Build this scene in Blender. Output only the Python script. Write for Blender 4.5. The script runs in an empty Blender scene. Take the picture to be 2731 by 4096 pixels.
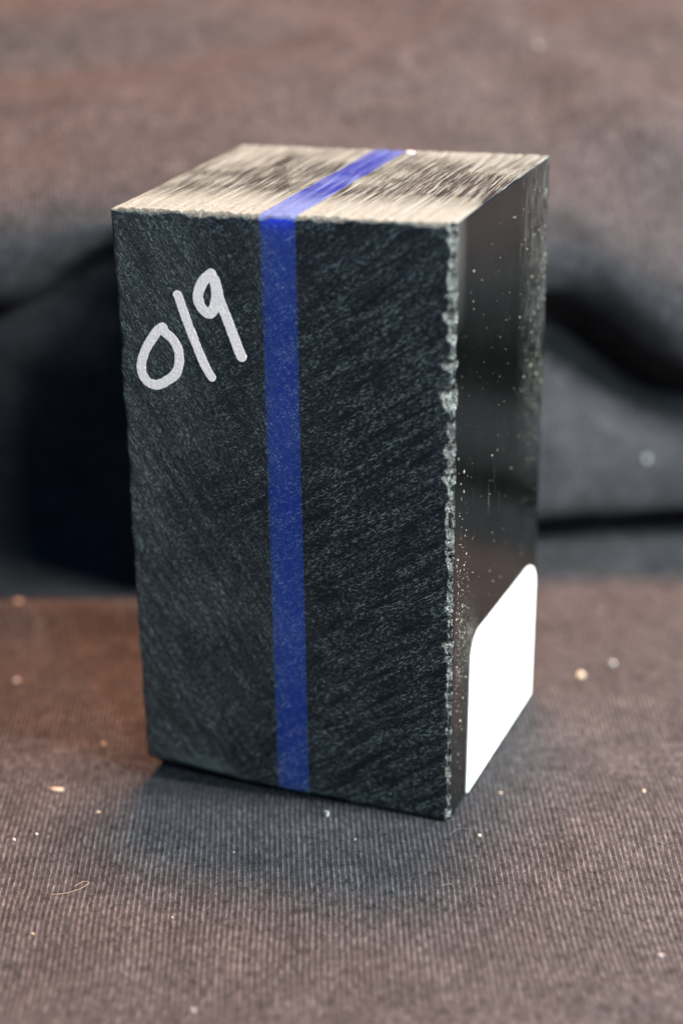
import bpy, bmesh, math, random
import numpy as np
from mathutils import Vector, Matrix

MM = 0.001
random.seed(7)
scene = bpy.context.scene
col = scene.collection

# ------------------------------------------------------------------ camera
CAM = np.array([98.58, -183.61, 116.58])
YAW, PITCH, ROLL = -0.3725, 0.3801, -0.0177
fwd = np.array([math.sin(YAW)*math.cos(PITCH), math.cos(YAW)*math.cos(PITCH), -math.sin(PITCH)])
rgt = np.array([math.cos(YAW), -math.sin(YAW), 0.0])
upv = np.cross(rgt, fwd)
rgt, upv = rgt*math.cos(ROLL)+upv*math.sin(ROLL), -rgt*math.sin(ROLL)+upv*math.cos(ROLL)
cam_d = bpy.data.cameras.new('camera')
cam = bpy.data.objects.new('camera', cam_d)
col.objects.link(cam)
M = Matrix(((rgt[0], upv[0], -fwd[0], CAM[0]*MM), (rgt[1], upv[1], -fwd[1], CAM[1]*MM),
            (rgt[2], upv[2], -fwd[2], CAM[2]*MM), (0, 0, 0, 1)))
cam.matrix_world = M
cam_d.sensor_fit = 'HORIZONTAL'
cam_d.sensor_width = 24.0
cam_d.lens = 24.0*7544.0/2731.0
cam_d.clip_start = 0.01
cam_d.clip_end = 20.0
cam_d.dof.use_dof = True
cam_d.dof.focus_distance = 212.5*MM
cam_d.dof.aperture_fstop = 10.2
cam_d.dof.aperture_blades = 0
scene.camera = cam

# ------------------------------------------------------------------ world and lamps
world = bpy.data.worlds.new('World')
scene.world = world
world.use_nodes = True
bg = world.node_tree.nodes['Background']
bg.inputs['Color'].default_value = (0.16, 0.42, 1.0, 1)
bg.inputs['Strength'].default_value = 0.42

TARGET = np.array([20.0, 10.0, 25.0])
def area_lamp(name, direction, dist, size, size_y, power, color):
    v = np.array(direction, float); v /= np.linalg.norm(v)
    L = bpy.data.lights.new(name, 'AREA')
    L.shape = 'RECTANGLE'; L.size = size*MM; L.size_y = size_y*MM
    L.energy = power; L.color = color
    o = bpy.data.objects.new(name, L); col.objects.link(o)
    o.location = Vector((TARGET+v*dist)*MM)
    o.rotation_euler = Vector(v).to_track_quat('Z', 'Y').to_euler()
    return o
# warm ceiling lamp above and a little behind, cool window to the right, weaker window light from front right
area_lamp('ceiling_lamp', (-0.045, 0.262, 0.965), 600, 130, 100, 24.5, (1.0, 0.49, 0.295))
area_lamp('side_window', (0.82, 0.0, 0.57), 420, 160, 130, 11.3, (0.88, 0.96, 1.0))
area_lamp('room_window', (42, -45, 40), 700, 90, 90, 5.1, (0.72, 0.94, 1.0))

scene.cycles.use_denoising = True
scene.cycles.denoiser = 'OPENIMAGEDENOISE'
scene.cycles.denoising_input_passes = 'RGB_ALBEDO_NORMAL'
scene.cycles.denoising_prefilter = 'ACCURATE'
scene.view_settings.view_transform = 'Standard'
scene.view_settings.look = 'None'
scene.view_settings.exposure = 0.0
scene.view_settings.gamma = 1.0

# ------------------------------------------------------------------ helpers
def tag(o, label=None, cat=None, group=None, kind=None):
    if label: o['label'] = label
    if cat: o['category'] = cat
    if group: o['group'] = group
    if kind: o['kind'] = kind
    return o

def mesh_obj(name, verts, faces, mats, parent=None, smooth=True, mat_idx=None, uv=None):
    me = bpy.data.meshes.new(name)
    v = np.asarray(verts, float)*MM
    me.from_pydata(v.tolist(), [], faces if isinstance(faces, list) else faces.tolist())
    for m in (mats if isinstance(mats, (list, tuple)) else [mats]):
        me.materials.append(m)
    if mat_idx is not None:
        me.polygons.foreach_set('material_index', np.asarray(mat_idx, np.int32))
    if smooth:
        me.polygons.foreach_set('use_smooth', np.ones(len(me.polygons), bool))
    if uv is not None:
        lay = me.uv_layers.new(name='UVMap')
        li = np.zeros(len(me.loops), np.int32); me.loops.foreach_get('vertex_index', li)
        lay.data.foreach_set('uv', np.asarray(uv, float)[li].astype(np.float32).ravel())
    me.update()
    o = bpy.data.objects.new(name, me); col.objects.link(o)
    if parent: o.parent = parent
    return o

def _hash(i, j, k, seed):
    n = (i*374761393 + j*668265263 + k*2147483647 + seed*144665) & 0xFFFFFFFF
    n = ((n ^ (n >> 13))*1274126177) & 0xFFFFFFFF
    n = n ^ (n >> 16)
    return (n & 0xFFFF)/65535.0
def vnoise(x, y=0.0, z=0.0, seed=0):
    """smooth value noise in -1..1 on arrays"""
    x, y, z = np.broadcast_arrays(np.asarray(x, float), np.asarray(y, float), np.asarray(z, float))
    xi, yi, zi = np.floor(x).astype(np.int64), np.floor(y).astype(np.int64), np.floor(z).astype(np.int64)
    fx, fy, fz = x-xi, y-yi, z-zi
    fx, fy, fz = [t*t*t*(t*(t*6-15)+10) for t in (fx, fy, fz)]
    r = 0
    for a in (0, 1):
        for b in (0, 1):
            for c in (0, 1):
                w = (fx if a else 1-fx)*(fy if b else 1-fy)*(fz if c else 1-fz)
                r = r + w*_hash(xi+a, yi+b, zi+c, seed)
    return r*2-1
def fbm(x, y=0.0, z=0.0, seed=0, oct=3):
    s, a, t = 0, 1.0, 0.0
    for o in range(oct):
        f = 2.03**o
        s = s + a*vnoise(np.asarray(x)*f, np.asarray(y)*f, np.asarray(z)*f, seed+o*17); t += a; a *= 0.5
    return s/t
def sstep(a, b, x):
    t = np.clip((x-a)/(b-a), 0, 1); return t*t*(3-2*t)

# ---- node helpers
class NT:
    def __init__(self, name):
        self.m = bpy.data.materials.new(name); self.m.use_nodes = True
        self.t = self.m.node_tree; self.n = self.t.nodes; self.l = self.t.links
        self.b = self.n['Principled BSDF']
    def node(self, typ, **kw):
        n = self.n.new(typ)
        for k, v in kw.items(): setattr(n, k, v)
        return n
    def set(self, sock, val):
        if hasattr(val, 'is_linked') or isinstance(val, bpy.types.NodeSocket): self.l.new(val, sock)
        else: sock.default_value = val
    def coords(self, kind='Object', scale=(1000, 1000, 1000), rot=(0, 0, 0), loc=(0, 0, 0), pre=None):
        src = pre
        if src is None:
            tc = self.node('ShaderNodeTexCoord'); src = tc.outputs[kind]
        mp = self.node('ShaderNodeMapping')
        mp.inputs['Scale'].default_value = scale; mp.inputs['Rotation'].default_value = rot
        mp.inputs['Location'].default_value = loc
        self.l.new(src, mp.inputs['Vector']); return mp.outputs[0]
    def noise(self, vec, scale=1.0, detail=2.0, rough=0.5, dist=0.0):
        n = self.node('ShaderNodeTexNoise'); n.inputs['Scale'].default_value = scale
        n.inputs['Detail'].default_value = detail; n.inputs['Roughness'].default_value = rough
        n.inputs['Distortion'].default_value = dist
        self.l.new(vec, n.inputs['Vector']); return n.outputs['Fac']
    def math(self, op, a, b=0.0, c=0.0, clamp=False):
        n = self.node('ShaderNodeMath', operation=op, use_clamp=clamp)
        self.set(n.inputs[0], a); self.set(n.inputs[1], b); self.set(n.inputs[2], c); return n.outputs[0]
    def ramp(self, fac, stops, interp='LINEAR'):
        n = self.node('ShaderNodeValToRGB'); self.l.new(fac, n.inputs[0])
        n.color_ramp.interpolation = interp
        e = n.color_ramp.elements
        while len(e) < len(stops): e.new(0.5)
        for i, (p, c) in enumerate(stops):
            e[i].position = p
            e[i].color = (c, c, c, 1) if isinstance(c, (int, float)) else (*c, 1)
        return n.outputs[0]
    def mix(self, fac, a, b):
        n = self.node('ShaderNodeMix', data_type='RGBA')
        self.set(n.inputs[0], fac)
        for s, v in ((n.inputs[6], a), (n.inputs[7], b)):
            if isinstance(v, tuple): s.default_value = (*v, 1)
            else: self.l.new(v, s)
        return n.outputs[2]
    def bump(self, h, strength, dist_mm, normal=None):
        n = self.node('ShaderNodeBump'); n.inputs['Strength'].default_value = strength
        n.inputs['Distance'].default_value = dist_mm*MM
        self.l.new(h, n.inputs['Height'])
        if normal: self.l.new(normal, n.inputs['Normal'])
        return n.outputs[0]
    def sep(self, vec):
        n = self.node('ShaderNodeSeparateXYZ'); self.l.new(vec, n.inputs[0]); return n.outputs

# ------------------------------------------------------------------ materials
def mat_cloth():
    t = NT('faded_black_jersey')
    uv = t.coords('UV', (1, 1, 1))                       # millimetres across / along the knit
    warp = t.noise(t.coords('UV', (0.05, 0.04, 1)), 1.0, 1.0)
    warp2 = t.noise(t.coords('UV', (0.9, 0.5, 1)), 1.0, 2.0)
    s = t.sep(uv)
    u = t.math('ADD', s[0], t.math('MULTIPLY', warp, 1.4))
    u = t.math('ADD', u, t.math('MULTIPLY', warp2, 0.10))
    un = t.math('MULTIPLY', u, 1/0.63)
    ph = t.math('MULTIPLY', un, 2*math.pi)
    # every rib has its own weight, and it breaks up along its length
    cell = t.node('ShaderNodeCombineXYZ')
    t.l.new(t.math('FLOOR', t.math('ADD', un, 0.25)), cell.inputs[0])
    t.l.new(t.math('MULTIPLY', s[1], 0.45), cell.inputs[1])
    own = t.noise(t.coords(pre=cell.outputs[0], scale=(3.37, 1, 1)), 1.0, 3.0, 0.7)
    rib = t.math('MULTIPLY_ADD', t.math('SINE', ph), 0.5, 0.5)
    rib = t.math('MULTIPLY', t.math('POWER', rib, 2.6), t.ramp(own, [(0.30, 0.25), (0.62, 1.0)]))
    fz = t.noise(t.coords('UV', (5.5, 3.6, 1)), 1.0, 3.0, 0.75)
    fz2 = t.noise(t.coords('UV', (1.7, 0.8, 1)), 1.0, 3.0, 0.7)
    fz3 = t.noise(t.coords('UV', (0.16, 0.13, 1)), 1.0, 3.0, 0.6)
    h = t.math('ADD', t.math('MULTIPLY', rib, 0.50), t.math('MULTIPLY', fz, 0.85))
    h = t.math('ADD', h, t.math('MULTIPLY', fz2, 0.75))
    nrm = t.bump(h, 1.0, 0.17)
    # worn raised threads greyer; shade between ribs painted dark; lint makes paler flecks
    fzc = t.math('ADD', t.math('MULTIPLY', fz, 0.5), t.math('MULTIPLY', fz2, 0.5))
    wear_shade = t.math('MULTIPLY', t.math('MULTIPLY_ADD', rib, 0.70, 0.32), t.ramp(fzc, [(0.38, 0.04), (0.60, 1.0)]))
    wear_shade = t.math('MULTIPLY', wear_shade, t.ramp(fz3, [(0.30, 0.72), (0.70, 1.12)]))
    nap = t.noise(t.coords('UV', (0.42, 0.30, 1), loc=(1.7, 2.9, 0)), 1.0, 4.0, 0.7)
    wear_shade = t.math('MULTIPLY', wear_shade, t.ramp(nap, [(0.34, 0.66), (0.66, 1.0)]))
    c = t.mix(wear_shade, (0.0045, 0.0043, 0.0046), (0.108, 0.104, 0.106))
    fl = t.ramp(t.noise(t.coords('UV', (2.6, 2.2, 1), loc=(9, 4, 0)), 1.0, 4.0, 0.75), [(0.68, 0.0), (0.74, 1.0)])
    c = t.mix(t.math('MULTIPLY', fl, 0.5), c, (0.12, 0.115, 0.11))
    t.l.new(c, t.b.inputs['Base Color'])
    t.b.inputs['Roughness'].default_value = 0.95
    t.b.inputs['Specular IOR Level'].default_value = 0.04
    t.l.new(nrm, t.b.inputs['Normal'])
    return t.m

def mat_sanded(name, base, pale, spec=0.5, sss=None):
    """machined front of the block: crossing short sanding strokes with tiny glints"""
    t = NT(name)
    a = t.coords('Object', (1, 1, 1)); p = t.coords(pre=a, scale=(1000, 1000, 1000))
    strokes = []
    for ang, k in ((-52, 0), (30, 1), (34, 2)):
        v = t.coords(pre=p, scale=(1, 1, 1), rot=(0, math.radians(ang), 0), loc=(k*7.3, 0, k*3.1))
        v = t.coords(pre=v, scale=(1.6, 0.6, 6.4) if k != 1 else (1.6, 0.6, 5.4))
        strokes.append(t.noise(v, 1.0, 3.0, 0.65, 0.6))
    mask = t.noise(t.coords(pre=p, scale=(0.09, 0.1, 0.07)), 1.0, 2.0)
    x = t.sep(p)[0]
    m = t.math('ADD', t.math('MULTIPLY', x, 1/26.0), t.math('MULTIPLY_ADD', mask, 1.6, -0.95), clamp=True)
    mx = t.node('ShaderNodeMix', data_type='FLOAT')
    t.l.new(m, mx.inputs[0]); t.l.new(strokes[0], mx.inputs[2]); t.l.new(strokes[1], mx.inputs[3])
    h = t.math('ADD', mx.outputs[0], t.math('MULTIPLY', strokes[2], 0.35))
    pit = t.noise(t.coords(pre=p, scale=(4.0, 1, 4.0)), 1.0, 3.0, 0.7)
    h = t.math('ADD', h, t.math('MULTIPLY', pit, 0.5))
    nrm = t.bump(h, 1.0, 0.20)
    # broad crossing belts left by the sander
    belts = []
    for ang, k in ((-58, 0), (34, 1)):
        v = t.coords(pre=p, scale=(1, 1, 1), rot=(0, math.radians(ang), 0), loc=(k*4.1, 0, k*9.1))
        belts.append(t.noise(t.coords(pre=v, scale=(0.16, 0.3, 1.15)), 1.0, 3.0, 0.65, 0.4))
    mb = t.node('ShaderNodeMix', data_type='FLOAT')
    t.l.new(m, mb.inputs[0]); t.l.new(belts[0], mb.inputs[2]); t.l.new(belts[1], mb.inputs[3])
    belt = t.ramp(mb.outputs[0], [(0.36, 0.03), (0.50, 0.42), (0.64, 1.3)])
    # worn patch by the lower left corner, its reflected light painted pale
    sx = t.sep(p)
    wx = t.math('SUBTRACT', 1.0, t.math('POWER', t.math('MULTIPLY', t.math('SUBTRACT', sx[0], 7.5), 1/5.5), 2.0), clamp=True)
    wz = t.math('SUBTRACT', 1.0, t.math('MULTIPLY', sx[2], 1/3.6), clamp=True)
    worn = t.math('MULTIPLY', t.math('MULTIPLY', wx, wz), t.ramp(t.noise(t.coords(pre=p, scale=(0.35, 0.3, 0.5)), 1.0, 2.0), [(0.35, 0.2), (0.6, 1.0)]))
    fl = t.math('MULTIPLY', t.ramp(h, [(0.88, 0.03), (1.02, 0.30), (1.18, 1.3)]), belt)
    c = t.mix(t.math('ADD', fl, t.math('MULTIPLY', worn, 0.9), clamp=True), base, pale)
    t.l.new(c, t.b.inputs['Base Color'])
    t.b.inputs['Roughness'].default_value = 0.33
    t.b.inputs['Specular IOR Level'].default_value = spec*0.5
    if sss:
        t.b.inputs['Subsurface Weight'].default_value = sss[0]
        t.b.inputs['Subsurface Radius'].default_value = sss[1]
        t.b.inputs['Subsurface Scale'].default_value = 1.0
    t.l.new(nrm, t.b.inputs['Normal'])
    return t.m

def mat_sawn(name, frost, dark, seed, off=0.0):
    """rough saw-cut top: frosted resin with smoother dark saw streaks along the cut"""
    t = NT(name)
    p = t.coords('Object', (1000, 1000, 1000))
    bend = t.noise(t.coords(pre=p, scale=(0.02, 0.05, 0.02)), 1.0, 1.0)
    s = t.sep(p)
    x = t.math('ADD', s[0], t.math('MULTIPLY', bend, 1.2))
    cmb = t.node('ShaderNodeCombineXYZ'); t.l.new(x, cmb.inputs[0]); t.l.new(s[1], cmb.inputs[1])
    st = t.noise(t.coords(pre=cmb.outputs[0], scale=(3.4, 0.05, 1), loc=(seed, 0, 0)), 1.0, 4.0, 0.7)
    st2 = t.noise(t.coords(pre=cmb.outputs[0], scale=(8.0, 0.16, 1), loc=(seed, 4, 0)), 1.0, 3.0, 0.6)
    grit = t.noise(t.coords(pre=p, scale=(4.5, 3.0, 4.5)), 1.0, 4.0, 0.75)
    mask = t.noise(t.coords(pre=p, scale=(0.10, 0.09, 0.1), loc=(2.2, 5.1, 0)), 1.0, 2.0)
    # the blade left the front strip crumbly, the middle smoother
    mid = t.math('MULTIPLY', t.ramp(t.math('MULTIPLY', s[1], 1/36.0), [(0.14, 0.0), (0.36, 1.0), (0.78, 0.95), (0.97, 0.35)]),
                 t.ramp(mask, [(0.34, 0.35), (0.55, 1.0)]))
    sl = t.math('ADD', t.math('MULTIPLY', st, 0.5), t.math('ADD', t.math('MULTIPLY', st2, 0.5), t.math('MULTIPLY_ADD', grit, 0.34, -0.17)))
    dk = t.math('MULTIPLY', t.ramp(sl, [(0.49+off, 1.0), (0.56+off, 0.0)]), mid)
    dk = t.math('ADD', dk, t.math('MULTIPLY', t.ramp(sl, [(0.36+off, 0.45), (0.50+off, 0.0)]), 1.0), clamp=True)
    c = t.mix(dk, frost, dark)
    t.l.new(c, t.b.inputs['Base Color'])
    t.l.new(t.math('MULTIPLY_ADD', dk, -0.1, 0.5), t.b.inputs['Roughness'])
    t.b.inputs['Specular IOR Level'].default_value = 0.12
    h = t.math('ADD', t.math('MULTIPLY', sl, 1.0), t.math('MULTIPLY', grit, 0.8))
    t.l.new(t.bump(h, 1.0, 0.18), t.b.inputs['Normal'])
    return t.m

def mat_chip(name, c0, c1, rough):
    t = NT(name)
    p = t.coords('Object', (1000, 1000, 1000))
    n = t.noise(t.coords(pre=p, scale=(2.6, 2.6, 1.9)), 1.0, 4.0, 0.75)
    n2 = t.noise(t.coords(pre=p, scale=(6, 6, 5)), 1.0, 3.0, 0.6)
    n3 = t.noise(t.coords(pre=p, scale=(0.3, 0.3, 0.55)), 1.0, 2.0, 0.6)
    f = t.math('ADD', t.math('MULTIPLY', n, 0.55), t.math('ADD', t.math('MULTIPLY', n2, 0.25), t.math('MULTIPLY', n3, 0.20)))
    t.l.new(t.mix(t.ramp(f, [(0.46, 0.0), (0.54, 0.35), (0.62, 1.0)]), c0, c1), t.b.inputs['Base Color'])
    t.b.inputs['Roughness'].default_value = rough
    t.b.inputs['Specular IOR Level'].default_value = 0.5 if rough < 0.5 else 0.12
    t.l.new(t.bump(t.math('ADD', n, t.math('MULTIPLY', n2, 0.4)), 1.0, 0.5), t.b.inputs['Normal'])
    return t.m

def mat_polished():
    """glossy right flank with dust haze, scuffs and fine vertical scratches"""
    t = NT('polished_black_resin')
    p = t.coords('Object', (1000, 1000, 1000))
    scr = t.noise(t.coords(pre=p, scale=(1, 3.2, 0.10)), 1.0, 3.0, 0.6)
    scr_m = t.noise(t.coords(pre=p, scale=(1, 0.12, 0.09), loc=(0, 3, 2)), 1.0, 2.0)
    line = t.math('MULTIPLY', t.ramp(scr, [(0.64, 0.0), (0.72, 1.0)]), t.ramp(scr_m, [(0.50, 0.0), (0.62, 1.0)]))
    sp = t.ramp(t.noise(t.coords(pre=p, scale=(2.4, 2.4, 2.4)), 1.0, 4.0, 0.8), [(0.70, 0.0), (0.76, 1.0)])
    haze = t.noise(t.coords(pre=p, scale=(0.12, 0.12, 0.08)), 1.0, 3.0)
    s = t.sep(p)
    back = t.math('MULTIPLY', t.ramp(t.math('MULTIPLY', s[1], 1/36.0), [(0.66, 0.0), (0.92, 1.0)]),
                  t.ramp(t.math('MULTIPLY', s[2], 1/72.0), [(0.40, 0.0), (0.62, 1.0)]))
    scuff = t.math('MULTIPLY', back, t.ramp(t.noise(t.coords(pre=p, scale=(2, 1.6, 0.5)), 1.0, 4.0, 0.75), [(0.45, 0.0), (0.70, 0.8)]))
    low = t.math('MULTIPLY', t.ramp(t.math('MULTIPLY', s[1], 1/36.0), [(0.02, 0.0), (0.06, 1.0), (0.20, 0.6), (0.32, 0.0)]),
                 t.ramp(t.math('MULTIPLY', s[2], 1/72.0), [(0.20, 0.0), (0.30, 1.0), (0.40, 0.0)]))
    scuff2 = t.math('MULTIPLY', low, t.ramp(t.noise(t.coords(pre=p, scale=(3, 3, 2.2), loc=(0, 5, 5)), 1.0, 4.0, 0.8), [(0.52, 0.0), (0.66, 0.8)]))
    edge = t.math('MULTIPLY', t.ramp(t.math('MULTIPLY', s[1], 1/36.0), [(0.0, 1.0), (0.12, 0.0)]),
                  t.ramp(t.math('MULTIPLY', s[2], 1/72.0), [(0.82, 0.0), (0.95, 0.7)]))
    scuff3 = t.math('MULTIPLY', edge, t.noise(t.coords(pre=p, scale=(2, 2.6, 0.7)), 1.0, 3.0))
    k = t.math('ADD', t.math('MULTIPLY', line, 0.55), t.math('MULTIPLY', sp, 0.5), clamp=True)
    k = t.math('ADD', k, t.math('MULTIPLY', scuff, 0.55), clamp=True)
    k = t.math('ADD', k, t.math('ADD', scuff2, t.math('MULTIPLY', scuff3, 0.8)), clamp=True)
    c = t.mix(t.ramp(haze, [(0.3, 0.0), (0.75, 0.35)]), (0.0010, 0.0013, 0.0010), (0.0050, 0.0052, 0.0044))
    c = t.mix(k, c, (0.13, 0.127, 0.110))
    t.l.new(c, t.b.inputs['Base Color'])
    t.l.new(t.math('MULTIPLY_ADD', k, 0.4, 0.10), t.b.inputs['Roughness'])
    t.l.new(t.bump(t.math('ADD', k, t.math('MULTIPLY', haze, 0.3)), 0.5, 0.05), t.b.inputs['Normal'])
    return t.m

def mat_plain(name, colr, rough=0.7, var=0.25, scale=3.0, spec=0.3, bump=0.0, metal=0.0):
    t = NT(name)
    n = t.noise(t.coords('Object', (1000, 1000, 1000)), scale, 3.0, 0.6)
    lo = tuple(x*(1-var) for x in colr); hi = tuple(min(1, x*(1+var*0.4)) for x in colr)
    t.l.new(t.mix(t.ramp(n, [(0.3, 0.0), (0.7, 1.0)]), lo, hi), t.b.inputs['Base Color'])
    t.b.inputs['Roughness'].default_value = rough
    t.b.inputs['Specular IOR Level'].default_value = 0.5 if rough < 0.5 else 0.12
    t.b.inputs['Specular IOR Level'].default_value = spec
    t.b.inputs['Metallic'].default_value = metal
    if bump: t.l.new(t.bump(n, 1.0, bump), t.b.inputs['Normal'])
    return t.m

CLOTH = mat_cloth()
SAND_K = mat_sanded('sanded_black_resin', (0.0045, 0.0052, 0.0052), (0.092, 0.101, 0.096), 0.5)
SAND_B = mat_sanded('sanded_blue_resin', (0.007, 0.023, 0.16), (0.12, 0.155, 0.25), 0.5, (1.0, (0.0004, 0.0018, 0.0100)))
SAWN_K = mat_sawn('saw_cut_black_resin', (0.110, 0.136, 0.125), (0.0022, 0.0028, 0.0018), 0.0, 0.01)
SAWN_B = mat_sawn('saw_cut_blue_resin', (0.050, 0.080, 0.18), (0.0015, 0.007, 0.095), 3.7, 0.035)
CHIP_K = mat_chip('chipped_resin_edge', (0.004, 0.0045, 0.0045), (0.25, 0.245, 0.21), 0.2)
CRUMB_K = mat_chip('crumbled_resin_edge', (0.04, 0.052, 0.049), (0.125, 0.156, 0.145), 0.6)
POLISH = mat_polished()
PAINT = mat_plain('silver_marker_paint', (0.83, 0.655, 0.565), 0.45, 0.18, 3.4, 0.5, 0.05)
PAPER = mat_plain('white_sticker_paper', (0.84, 0.83, 0.76), 0.6, 0.03, 1.0, 0.3)

# ------------------------------------------------------------------ cloth
DH = np.array([fwd[0], fwd[1]]); DH /= np.linalg.norm(DH)       # away from the viewer along the table
RH = np.array([DH[1], -DH[0]])                                  # to the right
G0 = [(-150, 0), (-100, 0), (-60, 0), (-30, 0), (0, 0), (25, 0), (44, 0)]
TOP = [(85, 71), (112, 81), (150, 91), (200, 100), (270, 106)]
ST = {
 -25: [(51, 0), (66, .3), (67.5, 3), (67.5, 8), (67.5, 15), (67, 24), (66.5, 33), (66, 40.5), (60, 43), (55.5, 46.5), (54, 52), (57.5, 59), (70, 65)],
  -8: [(51, 0), (58, .3), (59, 3), (59, 9), (59, 19), (59, 30), (59.5, 41), (62.5, 48), (60.5, 50.5), (57, 53), (56, 56), (59, 60.5), (70, 65.5)],
   5: [(46, 0), (50.5, .3), (50, 3), (49, 10), (48.5, 20), (48.5, 31), (49, 42), (51, 49), (51, 51), (51.5, 53), (53, 56), (59, 60.5), (70, 65.5)],  # bulge hidden behind the block, added to shade the left fold from the side
  18: [(46, 0), (50.5, .3), (50, 3), (49, 10), (48.5, 20), (48.5, 31), (49, 42), (51, 49), (51, 51), (51.5, 53), (53, 56), (60, 60.5), (70, 65.5)],  # rest of the added, unseen light-blocking bulge
  57: [(64, 0), (76, .8), (70, 3), (63, 8), (62, 15), (63.5, 22), (67.5, 28), (76, 33.5), (71, 38.5), (65, 43.5), (63.5, 50), (67, 56.5), (76, 62.5)],
  78: [(68, 0), (80, .8), (75, 2.5), (68, 6.5), (67, 11), (68.5, 15.5), (71, 18.5), (78, 22.5), (71, 27), (64, 31.5), (61, 39), (63.5, 48), (74, 59.5)],
}
ST[36] = [tuple((np.array(p)*.5+np.array(q)*.5)) for p, q in zip(ST[18], ST[57])]
ST[-60] = [(b+(14 if 1 <= k <= 7 else -2), z*0.95) for k, (b, z) in enumerate(ST[-25])]
ST[-170] = [(b+(14 if 1 <= k <= 7 else -10), z*0.7) for k, (b, z) in enumerate(ST[-25])]
ST[110] = [(b-2, z*0.9) for b, z in ST[78]]
ST[240] = [(b-16, z*0.8) for b, z in ST[78]]
keys = sorted(ST)
ctrl = np.array([G0+ST[k]+[(b+(0 if k < 40 else 6), z) for b, z in TOP] for k in keys], float)   # K x N x 2
N = ctrl.shape[1]
avals = np.concatenate([np.linspace(-170, -45, 60, endpoint=False), np.linspace(-45, 100, 330, endpoint=False), np.linspace(100, 240, 60)])
def interp_ctrl(a):
    out = np.zeros((len(a), N, 2)); k = np.array(keys, float)
    i = np.clip(np.searchsorted(k, a)-1, 0, len(k)-2)
    t = (a-k[i])/(k[i+1]-k[i])
    # monotone cubic (finite-difference tangents)
    d = np.zeros_like(ctrl)
    for j in range(len(k)):
        l, h = max(j-1, 0), min(j+1, len(k)-1)
        d[j] = (ctrl[h]-ctrl[l])/(k[h]-k[l])*0.6
    hgt = (k[i+1]-k[i])[:, None, None]; t = t[:, None, None]
    return (2*t**3-3*t**2+1)*ctrl[i]+(t**3-2*t**2+t)*hgt*d[i]+(-2*t**3+3*t**2)*ctrl[i+1]+(t**3-t**2)*hgt*d[i+1]
CA = interp_ctrl(avals)
seg = [24, 24, 24, 24, 24, 16] + [10]*(N-1-6-5) + [24, 20, 16, 12, 10]
seg = (seg+[10]*N)[:N-1]
rows = []
for j in range(N-1):
    p0, p1, p2, p3 = CA[:, max(j-1, 0)], CA[:, j], CA[:, j+1], CA[:, min(j+2, N-1)]
    for q in range(seg[j]):
        t = q/seg[j]
        # centripetal-ish: scale tangents by segment length
        L = np.linalg.norm(p2-p1, axis=1, keepdims=True)
        m1 = (p2-p0)/(np.linalg.norm(p2-p1, axis=1, keepdims=True)+np.linalg.norm(p1-p0, axis=1, keepdims=True)+1e-6)*L
        m2 = (p3-p1)/(np.linalg.norm(p3-p2, axis=1, keepdims=True)+L+1e-6)*L
        rows.append((2*t**3-3*t**2+1)*p1+(t**3-2*t**2+t)*m1+(-2*t**3+3*t**2)*p2+(t**3-t**2)*m2)
rows.append(CA[:, -1])
PB = np.array(rows)                     # R x A x 2
Rn, An = PB.shape[:2]
A2 = np.broadcast_to(avals[None, :], (Rn, An))
B2, Z2 = PB[..., 0].copy(), PB[..., 1].copy()
arc = np.concatenate([np.zeros((1, An)), np.cumsum(np.linalg.norm(np.diff(PB, axis=0), axis=2), axis=0)])
arc = 0.75*arc[:, [An//2]]+0.25*arc     # keep courses roughly continuous
X = A2*RH[0]+B2*DH[0]; Y = A2*RH[1]+B2*DH[1]
# soft undulation; flat under the block
dx = np.maximum(np.maximum(-X, X-40), 0); dy = np.maximum(np.maximum(-Y, Y-36.3), 0)
away = sstep(3, 22, np.hypot(dx, dy))
flat = sstep(40, 60, B2)
und = 0.9*fbm(A2/38, arc/30, 0, 3, 2)+0.35*fbm(A2/11, arc/9, 0, 5, 2)
Z2 = Z2+und*away*(1-0.5*flat)-0.12-1.4*sstep(34, 2, X)*np.exp(-(np.maximum(-X, 0)/5)**2)*np.exp(-(np.where(Y < 0, Y/3.5, Y/9))**2)
Z2 += 4.0*np.exp(-((B2-41.5)/4.2)**2)*sstep(14, -6, A2)*sstep(20, 8, Z2)
# folds over the ridge
up = sstep(58, 72, B2)*sstep(45, 62, Z2)
diag = (A2-62)*0.75+(B2-80)*0.66
Z2 += up*(2.6*np.exp(-((diag-6)/7.0)**2)-1.6*np.exp(-((diag-17)/7.0)**2)
          + 2.4*np.exp(-(((B2-104)-0.18*(A2+20))/6.0)**2)*sstep(30, -10, A2)
          - 2.2*np.exp(-(((B2-94)-0.10*(A2+20))/5.0)**2)*sstep(35, -5, A2)
          + 1.6*fbm(A2/26, B2/13, 0, 11, 3))
wallm = sstep(50, 60, B2)*(1-up)
B2 = B2+wallm*1.2*fbm(A2/16, Z2/20, 0, 21, 3)
X = A2*RH[0]+B2*DH[0]; Y = A2*RH[1]+B2*DH[1]
V = np.stack([X, Y, Z2], -1).reshape(-1, 3)
i, j = np.meshgrid(np.arange(Rn-1), np.arange(An-1), indexing='ij')
F = np.stack([i*An+j, i*An+j+1, (i+1)*An+j+1, (i+1)*An+j], -1).reshape(-1, 4)
uvc = np.stack([A2+0.02*arc, arc], -1).reshape(-1, 2)
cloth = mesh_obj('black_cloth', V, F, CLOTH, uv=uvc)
tag(cloth, 'faded black ribbed jersey cloth under the block, rumpled into a ridge behind it', 'cloth')

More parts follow.
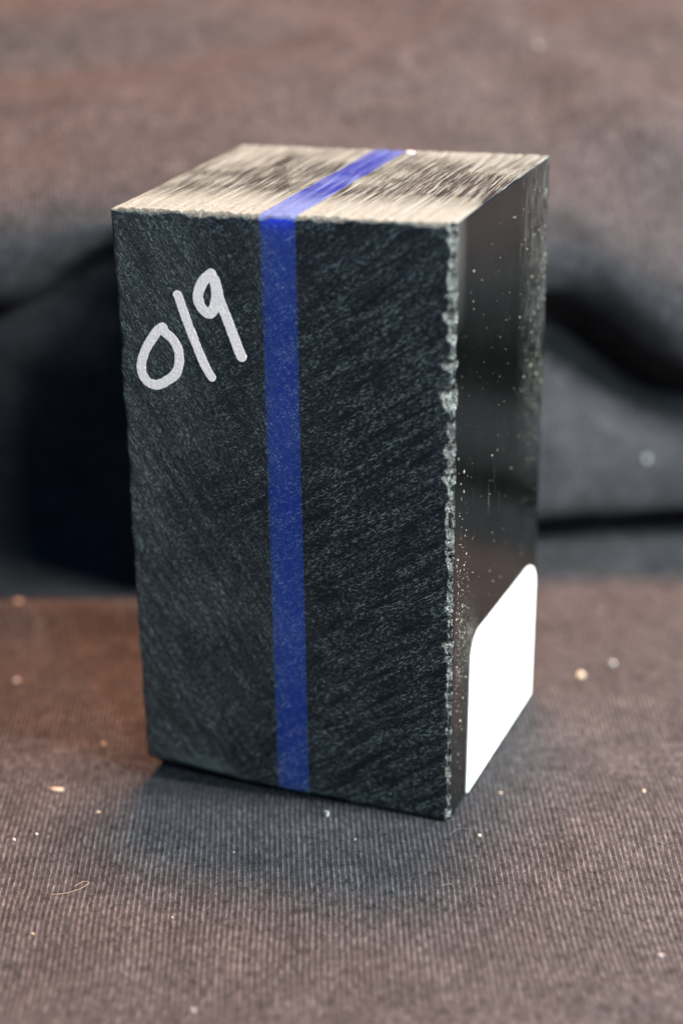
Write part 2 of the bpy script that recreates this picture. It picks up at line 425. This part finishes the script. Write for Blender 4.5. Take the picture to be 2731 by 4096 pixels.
def cloth_z(x, y):
    a = x*RH[0]+y*RH[1]; b = x*DH[0]+y*DH[1]
    jj = int(np.argmin(np.abs(avals-a)))
    colb, colz = B2[:, jj], Z2[:, jj]
    n = int(np.argmax(colb > b))
    t = (b-colb[n-1])/(colb[n]-colb[n-1]+1e-9)
    return float(colz[n-1]*(1-t)+colz[n]*t)

# ------------------------------------------------------------------ the block
block = bpy.data.objects.new('resin_block', None); col.objects.link(block)
block.location = (0, 0, 0)
tag(block, 'tall black resin block with a blue stripe, numbered in silver marker', 'block')
# hand-cut block: the eight corners as they stand (x along the front, y depth, z height)
CORN = {(0, 0, 0): (0.04, 0.3, 0.55), (1, 0, 0): (39.78, 0.0, 0.05), (1, 1, 0): (39.74, 36.1, -0.1), (0, 1, 0): (0.0, 36.3, 0.1),
        (0, 0, 1): (0.0, -0.15, 70.75), (1, 0, 1): (40.06, 0.05, 71.65), (1, 1, 1): (40.35, 36.5, 71.95), (0, 1, 1): (-0.03, 36.2, 71.15)}
def hexmap(u, v, w):
    r = 0
    for k, c in CORN.items():
        f = (u if k[0] else 1-u)*(v if k[1] else 1-v)*(w if k[2] else 1-w)
        r = r+f[..., None]*np.array(c)
    return r
W, D, H = 40.0, 36.3, 71.5

def chip_r(z):          # ragged chamfer along the front right edge
    s = 0.42+0.24*vnoise(z/3.1, 3, 0, 31)+0.55*np.maximum(vnoise(z/1.1, 1, 0, 33), 0)**1.3+0.22*vnoise(z/0.42, 0, 0, 35)
    big = np.exp(-((z-52.8)/0.8)**2)*0.65+np.exp(-((z-46.6)/1.0)**2)*0.55+np.exp(-((z-56)/0.6)**2)*.4+np.exp(-((z-36.5)/.7)**2)*.4+np.exp(-((z-40)/.5)**2)*.35+np.exp(-((z-65.5)/1.6)**2)*.3
    taper = 0.6+0.4*sstep(2, 30, z)
    return np.clip((s+big)*taper+0.14, 0.2, 1.6)
def top_r(x):           # crumbled front top edge
    return np.clip(0.30+0.22*vnoise(x/1.4, 2, 0, 41)+0.22*np.maximum(vnoise(x/0.55, 5, 0, 43), 0), 0.1, 0.9)

def deform(x, y, z):
    """undeformed box point (mm) -> point with chipped and rounded edges (still in box mm)"""
    x, y, z = x.copy(), y.copy(), z.copy()
    # front right edge: cut back to a scalloped chamfer
    c = chip_r(z); e = (W-x)+y
    m = (e < c)
    sc = 0.16*vnoise(z/0.4, (W-x-y)/0.4, 0, 51)+0.22*vnoise(z/1.0, (W-x-y)/0.7, 0, 53)-0.14
    push = np.where(m, (c-e)*0.5, 0)
    inner = np.where(m, np.clip((c-e)/c, 0, 1), 0)
    x = x-push+sc*inner; y = y+push-sc*inner
    # front left edge and back edges: small round
    for (sx, sy, r) in ((0, 0, 0.45), (0, 1, 0.4), (1, 1, 0.35)):
        ex = (x if sx == 0 else W-x); ey = (y if sy == 0 else D-y)
        if (sx, sy) == (0, 0): r = 0.30+0.22*vnoise(z/1.7, 7, 0, 91)+0.35*np.maximum(vnoise(z/0.6, 9, 0, 93)-0.35, 0)
        q = r-(ex+ey); mm = q > 0
        p = np.where(mm, q*0.45, 0)
        x = x+(p if sx == 0 else -p); y = y+(p if sy == 0 else -p)
    # top front edge: crumbs
    c = top_r(x); e = (H-z)+y; q = np.where(e < c, (c-e)*0.5, 0)
    n = np.where(e < c*1.3, 0.12*vnoise(x/0.35, y/0.3, z/0.3, 61), 0)
    z = z-q*0.8+n; y = y+q*0.7+n*0.6
    # other top edges: thin bevel
    for ex, ax, sgn in ((x, 0, 1), (W-x, 0, -1), (D-y, 1, -1)):
        q = np.maximum(0.22-(ex+(H-z)), 0)*0.45
        z = z-q
        if ax == 0: x = x+sgn*q
        else: y = y+sgn*q
    # bottom edges, worn round on the front left
    rb = 0.35+0.9*sstep(16, 3, x)*sstep(8, 0, y)
    for ex, ax, sgn in ((y, 1, 1), (W-x, 0, -1), (x, 0, 1), (D-y, 1, -1)):
        q = np.maximum(rb-(ex+z), 0)*0.45
        z = z+q
        if ax == 0: x = x+sgn*q
        else: y = y+sgn*q
    # saw ridges on the top (run front to back)
    tw = sstep(H-0.25, H-0.02, z)
    xb = x+0.004*(y-10)**2*0.4
    rid = 0.075*vnoise(xb/0.55, y/18, 0, 71)+0.05*vnoise(xb/0.22, y/9, 0, 73)+0.06*vnoise(x/0.4, y/0.4, 0, 75)*(0.35+0.9*sstep(9, 2, y))
    z = z+tw*rid
    # very slight machining waviness of the flat sides
    fr = sstep(0.3, 0.0, y); y = y+fr*0.05*vnoise(x/6, z/8, 0, 81)
    return x, y, z
def place(x, y, z):
    x, y, z = deform(x, y, z)
    return hexmap(x/W, y/D, z/H)

def spaced(a, b, step, lo=None, hi=None, fine=0.12, band=2.0):
    """samples a..b, refined near lo / hi ends"""
    pts = [a]; p = a
    while p < b-1e-9:
        s = step
        if lo and p-a < band: s = fine
        if hi and b-p <= band+1e-6: s = fine
        p = min(p+s, b); 
        if hi and p < b-band < p+s: pass
        pts.append(p)
    return np.array(pts)

def slab(name, x0, x1, mats, first, last):
    """one glued layer of the block; faces: front, top, right, left, back, bottom"""
    xs = spaced(x0, x1, 0.22, lo=first, hi=last, fine=0.14)
    ys = np.unique(np.concatenate([spaced(0, 3, 0.14), spaced(3, D-2, 0.45), spaced(D-2, D, 0.2)]))
    zs = np.unique(np.concatenate([spaced(0, 2, 0.2), spaced(2, H-2, 0.2), spaced(H-2, H, 0.12)]))
    verts, faces, idx = [], [], []
    off = 0
    def grid(P, Q, f, fm):
        nonlocal off
        p, q = np.meshgrid(P, Q, indexing='ij')
        x, y, z = f(p, q)
        v = place(x, y, z); n0, n1 = p.shape
        i, j = np.meshgrid(np.arange(n0-1), np.arange(n1-1), indexing='ij')
        fc = np.stack([i*n1+j, (i+1)*n1+j, (i+1)*n1+j+1, i*n1+j+1], -1).reshape(-1, 4)+off
        cx, cy, cz = [(k[:-1, :-1]+k[1:, 1:])*0.5 for k in (x, y, z)]
        verts.append(v.reshape(-1, 3)); faces.append(fc); idx.append(fm(cx, cy, cz).ravel()); off += v.shape[0]*v.shape[1]
    def mat_of(base):
        def fm(x, y, z):
            m = np.full(x.shape, base, int)
            if last: m = np.where((W-x)+y < chip_r(z)*1.0, 3, m)
            m = np.where(((H-z)+y < top_r(x)*1.15), 4, m)
            return m
        return fm
    one = np.ones_like
    grid(xs, zs, lambda a, b: (a, 0*a, b), mat_of(0))
    grid(xs, ys, lambda a, b: (a, b, H+0*a), mat_of(1))
    xe = spaced(x0, x1, 1.0)
    grid(xs[::-1], zs[::3], lambda a, b: (a, D+0*a, b), mat_of(2))
    grid(xs[::-1], ys, lambda a, b: (a, b, 0*a), mat_of(2))
    grid(ys, zs, lambda a, b: (x1+0*a, a, b), mat_of(2))
    grid(ys[::-1], zs, lambda a, b: (x0+0*a, a, b), mat_of(2))
    o = mesh_obj(name, np.concatenate(verts), np.concatenate(faces), mats, block, True, np.concatenate(idx))
    me = o.data
    bm = bmesh.new(); bm.from_mesh(me); bmesh.ops.remove_doubles(bm, verts=bm.verts, dist=0.004*MM); bm.to_mesh(me); bm.free()
    # crisp edges between the flat sides
    if hasattr(me, 'set_sharp_from_angle'): me.set_sharp_from_angle(angle=math.radians(50))
    return o
kmats = [SAND_K, SAWN_K, POLISH, CHIP_K, CRUMB_K]
bmats = [SAND_B, SAWN_B, SAND_B, SAND_B, SAWN_B]
l1 = slab('black_layer', 0.0, 17.86, kmats, True, False)
l2 = slab('blue_layer', 17.87, 22.07, bmats, False, False)
l3 = slab('black_layer', 22.08, 40.0, kmats, False, True)
l2['label'] = 'blue resin stripe running down the front and across the top'

# ---- marker digits: filled outline of the pen stroke
def stroke_mesh(name, pts, w, parent, seed):
    P = np.array(pts, float)+np.array([0.0, 0.40])
    # smooth the centre line
    dd = [P[0]]
    for a in range(len(P)-1):
        p0, p1, p2, p3 = P[max(a-1, 0)], P[a], P[a+1], P[min(a+2, len(P)-1)]
        for t in np.linspace(0.2, 1, 5):
            dd.append(0.5*((2*p1)+(p2-p0)*t+(2*p0-5*p1+4*p2-p3)*t*t+(3*p1-p0-3*p2+p3)*t**3))
    C = np.array(dd)
    st = 0.07
    gx = np.arange(C[:, 0].min()-1, C[:, 0].max()+1, st); gz = np.arange(C[:, 1].min()-1, C[:, 1].max()+1, st)
    gxx, gzz = np.meshgrid(gx, gz, indexing='ij')
    q = np.stack([gxx, gzz], -1)
    best = np.full(gxx.shape, 9.0)
    for a in range(len(C)-1):
        A, B = C[a], C[a+1]; ab = B-A; L = ab@ab+1e-9
        t = np.clip(((q-A)@ab)/L, 0, 1)
        best = np.minimum(best, np.linalg.norm(q-(A+t[..., None]*ab), axis=-1))
    f = best-w/2*(1+0.05*vnoise(gxx/0.9, gzz/0.9, 0, seed))-0.03*vnoise(gxx/0.22, gzz/0.22, 0, seed+3)
    gy, gxz = np.gradient(f, st)
    keep = f < 0.5*st*1.2
    # pull the outer ring of vertices onto the outline
    ring = (f > -st*0.7) & keep
    px = np.where(ring, gxx-f*gy, gxx); pz = np.where(ring, gzz-f*gxz, gzz)
    hgt = 0.022+0.006*vnoise(gxx/0.25, gzz/0.25, 0, seed+5)
    base = place(px, 0*px, pz)
    base[..., 1] -= np.where(ring, 0.016, hgt)
    n0, n1 = gxx.shape; idm = -np.ones(gxx.shape, int); idm[keep] = np.arange(keep.sum())
    i, j = np.meshgrid(np.arange(n0-1), np.arange(n1-1), indexing='ij')
    Fq = np.stack([idm[i, j], idm[i+1, j], idm[i+1, j+1], idm[i, j+1]], -1).reshape(-1, 4)
    Fq = Fq[(Fq >= 0).all(1)]
    return mesh_obj(name, base[keep], Fq, PAINT, parent)
number = bpy.data.objects.new('handwritten_number', None); col.objects.link(number); number.parent = block
number['label'] = 'silver marker number 019 written at a slant on the front'
ZERO = [(5.72, 57.55), (5.13, 57.2), (4.3, 56.19), (3.52, 54.97), (2.95, 53.73), (2.7, 52.64), (2.78, 51.72), (3.27, 50.9), (4.1, 50.55), (4.96, 50.68), (5.98, 51.25), (7.01, 52.15), (7.45, 53.23), (7.57, 54.43), (7.32, 55.45), (6.81, 56.28), (6.02, 56.92), (5.62, 57.3)]
ONE = [(7.79, 61.5), (8.2, 60.19), (8.67, 58.69), (9.21, 57.18), (9.76, 55.67), (10.31, 54.29), (10.87, 53.04), (11.45, 52.11)]
NINE = [(12.01, 64.2), (11.8, 64.05), (11.02, 63.35), (10.5, 62.42), (10.24, 61.39), (10.47, 60.45), (10.99, 59.8), (11.59, 59.6), (12.05, 60.1), (12.42, 61.24), (12.5, 62.4), (12.32, 63.6), (12.55, 62.71), (12.88, 61.22), (13.43, 59.74), (13.97, 58.25), (14.52, 56.76), (14.94, 55.51), (15.23, 54.82)]
stroke_mesh('digit_zero', ZERO, 1.17, number, 101)
stroke_mesh('digit_one', ONE, 1.12, number, 111)
stroke_mesh('digit_nine', NINE, 1.25, number, 121)

# ---- sticker on the right flank
def sticker():
    y0, y1, z0, z1, r = 6.9, 35.0, 0.5, 20.75, 3.6
    pts = [(y0, z0), (y1, z0)]
    for k in range(11):
        a = math.radians(90*k/10); pts.append((y1-r+r*math.cos(a), z1-r+r*math.sin(a)))
    for k in range(11):
        a = math.radians(90+90*k/10); pts.append((y0+r+r*math.cos(a), z1-r+r*math.sin(a)))
    P = np.array(pts)
    P[:, 1] -= 1.25*(P[:, 0]-y0)/(y1-y0)*np.clip(P[:, 1]/z1, 0, 1)
    P[:, 0] += 0.045*(P[:, 1]-10)*0.9
    base = hexmap(np.ones(len(P)), P[:, 0]/D, P[:, 1]/H)
    n = len(P)
    top = base.copy(); top[:, 0] += 0.11; base[:, 0] += 0.01
    faces = [list(range(n))]+[[k, k+n, (k+1) % n+n, (k+1) % n] for k in range(n)]
    o = mesh_obj('sticker', np.concatenate([top, base]), faces, PAPER, block, smooth=False)
    o['label'] = 'blank white paper sticker with rounded top corners, low on the right side'
sticker()

# ------------------------------------------------------------------ lint and crumbs on the cloth
GREY = mat_plain('grey_lint', (0.13, 0.125, 0.12), 0.8, 0.2, 4.0, 0.2, 0.05)
TAN = mat_plain('tan_wood_dust', (0.26, 0.20, 0.14), 0.7, 0.3, 4.0, 0.3, 0.05)
WHT = mat_plain('white_lint', (0.24, 0.24, 0.23), 0.8, 0.2, 4.0, 0.2, 0.05)
YEL = mat_plain('pale_yellow_crumb', (0.33, 0.30, 0.21), 0.6, 0.2, 4.0, 0.4, 0.05)
def crumb_mesh(sx, sy, sz, seed):
    bm = bmesh.new(); bmesh.ops.create_icosphere(bm, subdivisions=2, radius=1)
    v = np.array([q.co for q in bm.verts]); n = fbm(v[:, 0]*1.3+seed*3.1, v[:, 1]*1.3, v[:, 2]*1.3, seed, 2)
    v = v*(1+0.42*n[:, None])*np.array([sx, sy, sz])
    f = [[q.index for q in t.verts] for t in bm.faces]; bm.free()
    return v, f
def crumb(name, x, y, size, rz, m, label, cat='crumb', seed=1, lift=0.0, z=None):
    v, f = crumb_mesh(*size, seed)
    o = mesh_obj(name, v, f, m)
    zz = cloth_z(x, y) if z is None else z
    o.location = Vector((x, y, zz+size[2]*0.55+lift))*MM
    o.rotation_euler = (0, 0, rz)
    tag(o, label, cat, 'crumbs and lint lying about')
    return o
def fibre(name, pts, rad, m, label):
    cu = []
    P = np.array(pts, float)
    ring = 5; V = []; Fc = []
    C = []
    for a in range(len(P)-1):
        p0, p1, p2, p3 = P[max(a-1, 0)], P[a], P[a+1], P[min(a+2, len(P)-1)]
        for t in np.linspace(0, 1, 7)[:-1]:
            C.append(0.5*((2*p1)+(p2-p0)*t+(2*p0-5*p1+4*p2-p3)*t*t+(3*p1-p0-3*p2+p3)*t**3))
    C.append(P[-1]); C = np.array(C)
    for k, c in enumerate(C):
        tdir = C[min(k+1, len(C)-1)]-C[max(k-1, 0)]; tdir /= np.linalg.norm(tdir)+1e-9
        n1 = np.cross(tdir, [0, 0, 1.0]); n1 /= np.linalg.norm(n1)+1e-9; n2 = np.cross(n1, tdir)
        for q in range(ring):
            an = 2*math.pi*q/ring; V.append(c+rad*(math.cos(an)*n1+math.sin(an)*n2))
    for k in range(len(C)-1):
        for q in range(ring):
            Fc.append([k*ring+q, k*ring+(q+1) % ring, (k+1)*ring+(q+1) % ring, (k+1)*ring+q])
    o = mesh_obj(name, V, Fc, m)
    tag(o, label, 'fibre', 'crumbs and lint lying about')
    return o
# name, x, y, half sizes (mm), turn, material, label
crumb('wood_chip', -7.7, -8.8, (0.85, 0.35, 0.25), 0.3, TAN, 'tan wood chip on the cloth left of the block', 'wood chip', 1)
crumb('white_speck', -6.8, -20.6, (0.22, 0.2, 0.2), 0, WHT, 'white speck at the left edge of the picture, below the tan wood chip', 'speck', 2)
crumb('white_speck', -5.0, -18.5, (0.17, 0.16, 0.16), 0, WHT, 'white speck just right of its twin at the left picture edge', 'speck', 3)
crumb('tan_speck', 4.4, -36.0, (0.2, 0.15, 0.15), 0, TAN, 'tan speck at lower left corner of the cloth', 'speck', 4)
crumb('tan_speck', -0.5, -11.6, (0.27, 0.16, 0.15), 0.4, TAN, 'small tan speck between the wood chip and the block', 'speck', 5)
crumb('lint_tuft', 26.4, -42.4, (0.35, 0.3, 0.25), 0, GREY, 'pale lint tuft at the bottom edge of the picture', 'lint', 6)
crumb('yellow_crumb', 43.9, -1.5, (0.22, 0.2, 0.2), 0, YEL, 'yellow crumb just right of the block front bottom corner', 'crumb', 7)
crumb('yellow_crumb', 59.6, 15.1, (0.2, 0.3, 0.2), 0.2, YEL, 'yellow crumb near the right picture edge, level with the sticker bottom', 'crumb', 8)
crumb('yellow_crumb', 44.9, 42.4, (0.42, 0.62, 0.4), -0.6, YEL, 'large blurred yellow crumb right of the sticker', 'crumb', 9)
crumb('white_speck', 48.1, 47.0, (0.42, 0.42, 0.35), 0, WHT, 'blurred white speck right of the large yellow crumb', 'speck', 10)
crumb('tan_speck', -35.1, 30.3, (0.6, 0.45, 0.35), 0, TAN, 'blurred orange speck on the brown cloth at far left', 'speck', 11)
crumb('white_speck', -26.8, 14.7, (0.45, 0.4, 0.3), 0, WHT, 'blurred pale speck on the brown cloth below the orange one', 'speck', 12)
crumb('tan_speck', -7.9, 3.8, (0.3, 0.25, 0.2), 0, TAN, 'small pinkish speck on the cloth near the block left bottom corner', 'speck', 13)
crumb('tan_speck', 30.6, -7.1, (0.13, 0.13, 0.13), 0, TAN, 'tiny tan speck in the shade in front of the block', 'speck', 14)
crumb('white_speck', 18.2, -13.9, (0.12, 0.12, 0.12), 0, WHT, 'tiny white speck in the shade left of the white shaving', 'speck', 15)
crumb('lint_tuft', 68.6, -17.6, (0.4, 0.3, 0.2), 0.5, GREY, 'pale lint tuft at lower right of the cloth', 'lint', 16)
crumb('tan_speck', 17.1, -27.9, (0.13, 0.12, 0.12), 0, TAN, 'tiny tan speck on the cloth below the shade, left of centre', 'speck', 19)
crumb('tan_speck', 43.4, 8.8, (0.22, 0.2, 0.15), 0, TAN, 'pinkish speck beside the lower tip of the sticker', 'speck', 20)
crumb('white_speck', 23.1, 34.6, (0.75, 0.5, 0.35), 0.2, WHT, 'bright white speck on the block top at the back of the stripe', 'speck', 21, z=71.35)
def wall_point(a, z):
    jj = int(np.argmin(np.abs(avals-a))); r = np.where(Z2[:, jj] > z)[0][0]
    return X[r, jj], Y[r, jj], Z2[r, jj]
wx, wy, wz = wall_point(72.2, 14.8)
crumb('white_speck', wx+0.1, wy-0.3, (0.5, 0.45, 0.5), 0, WHT, 'blurred white speck on the cloth fold right of the block', 'speck', 22, z=wz-0.3)
tz = cloth_z(18.6, 109.3)
crumb('yellow_crumb', 18.6, 109.3, (0.6, 0.5, 0.4), 0, GREY, 'blurred pale crumb on the cloth ridge behind the block, near the top of the picture', 'crumb', 23, z=tz)

def fz(x, y, dz=0.2): return (x, y, cloth_z(x, y)+dz)
fibre('hair_fibre', [fz(2.6, -28.6), fz(4.0, -27.9, .35), fz(5.3, -26.9, .6), fz(5.7, -25.6, .6), fz(4.9, -25.4, .5), fz(4.2, -26.3, .3)], 0.022, TAN, 'thin curled tan hair on the cloth at lower left')
fibre('lint_fibre', [fz(43.2, -13.6), fz(43.8, -13.2, .4), fz(44.4, -13.1, .3), fz(44.6, -13.4)], 0.022, GREY, 'short white fibre on the cloth below the block front corner')
fibre('lint_fibre', [fz(40.6, -2.6), fz(41.4, -1.4, .5), fz(42.6, -1.4, .6), fz(43.0, -2.6, .3), fz(43.1, -3.6)], 0.02, GREY, 'looped pale fibre at the front bottom corner of the block')
# white plastic shaving: curled strip
def shaving():
    V = []; Fc = []
    n = 22
    for k in range(n):
        t = k/(n-1); an = 4.2*t
        c = np.array([0.10*math.sin(an*1.6), -0.35+0.8*t, 0.18+0.4*math.sin(an)**2])
        w = 0.16+0.08*math.sin(7*t)
        dxn = np.array([math.cos(an*0.7), 0, math.sin(an*0.7)])*w
        V += [c-dxn, c+dxn]
    for k in range(n-1): Fc.append([2*k, 2*k+1, 2*k+3, 2*k+2])
    o = mesh_obj('plastic_shaving', V, Fc, WHT)
    so = o.modifiers.new('thick', 'SOLIDIFY'); so.thickness = 0.06*MM
    o.location = Vector((25.4, -3.0, cloth_z(25.4, -3.0)+0.02))*MM; o.rotation_euler = (0, 0, 0.5)
    tag(o, 'curled white shaving on the cloth in front of the blue stripe', 'shaving', 'crumbs and lint lying about')
shaving()

# ---- dust grains clinging to the right flank: uncountable
def dust():
    rs = np.random.RandomState(5); V = []; Fc = []; n = 0
    oct_v = np.array([(1, 0, 0), (-1, 0, 0), (0, 1, 0), (0, -1, 0), (0, 0, 1), (0, 0, -1)], float)
    oct_f = [(0, 2, 4), (2, 1, 4), (1, 3, 4), (3, 0, 4), (2, 0, 5), (1, 2, 5), (3, 1, 5), (0, 3, 5)]
    for k in range(1300):
        m = rs.rand()
        if m < 0.40: y, z = 1.6+abs(rs.randn())*2.5, 24+rs.randn()*9
        elif m < 0.72: y, z = 36-abs(rs.randn())*4.0, 52+rs.randn()*11
        else: y, z = rs.rand()*34+1.5, rs.rand()*68+1
        if not (1.2 < y < 35.8 and 1 < z < 70.5): continue
        if 6.2 < y < 35.8 and z < 21.5: continue
        s = 0.018+0.085*rs.rand()**4
        p = hexmap(np.array([1.0]), np.array([y/D]), np.array([z/H]))[0]
        sc = np.array([s*0.5, s*(0.4+1.2*rs.rand()), s*(0.5+2.6*rs.rand()**2)])
        V.append(p+np.array([s*0.3, 0, 0])+oct_v*sc*(1+0.3*rs.randn(6, 1))); Fc += [[q+n for q in f] for f in oct_f]; n += 6
    o = mesh_obj('dust', np.concatenate(V), Fc, YEL_D, smooth=False)
    tag(o, 'fine pale dust grains clinging to the glossy right side of the block', 'dust', kind='stuff')
YEL_D = mat_plain('resin_dust', (0.30, 0.265, 0.20), 0.6, 0.5, 1.2, 0.4)
dust()
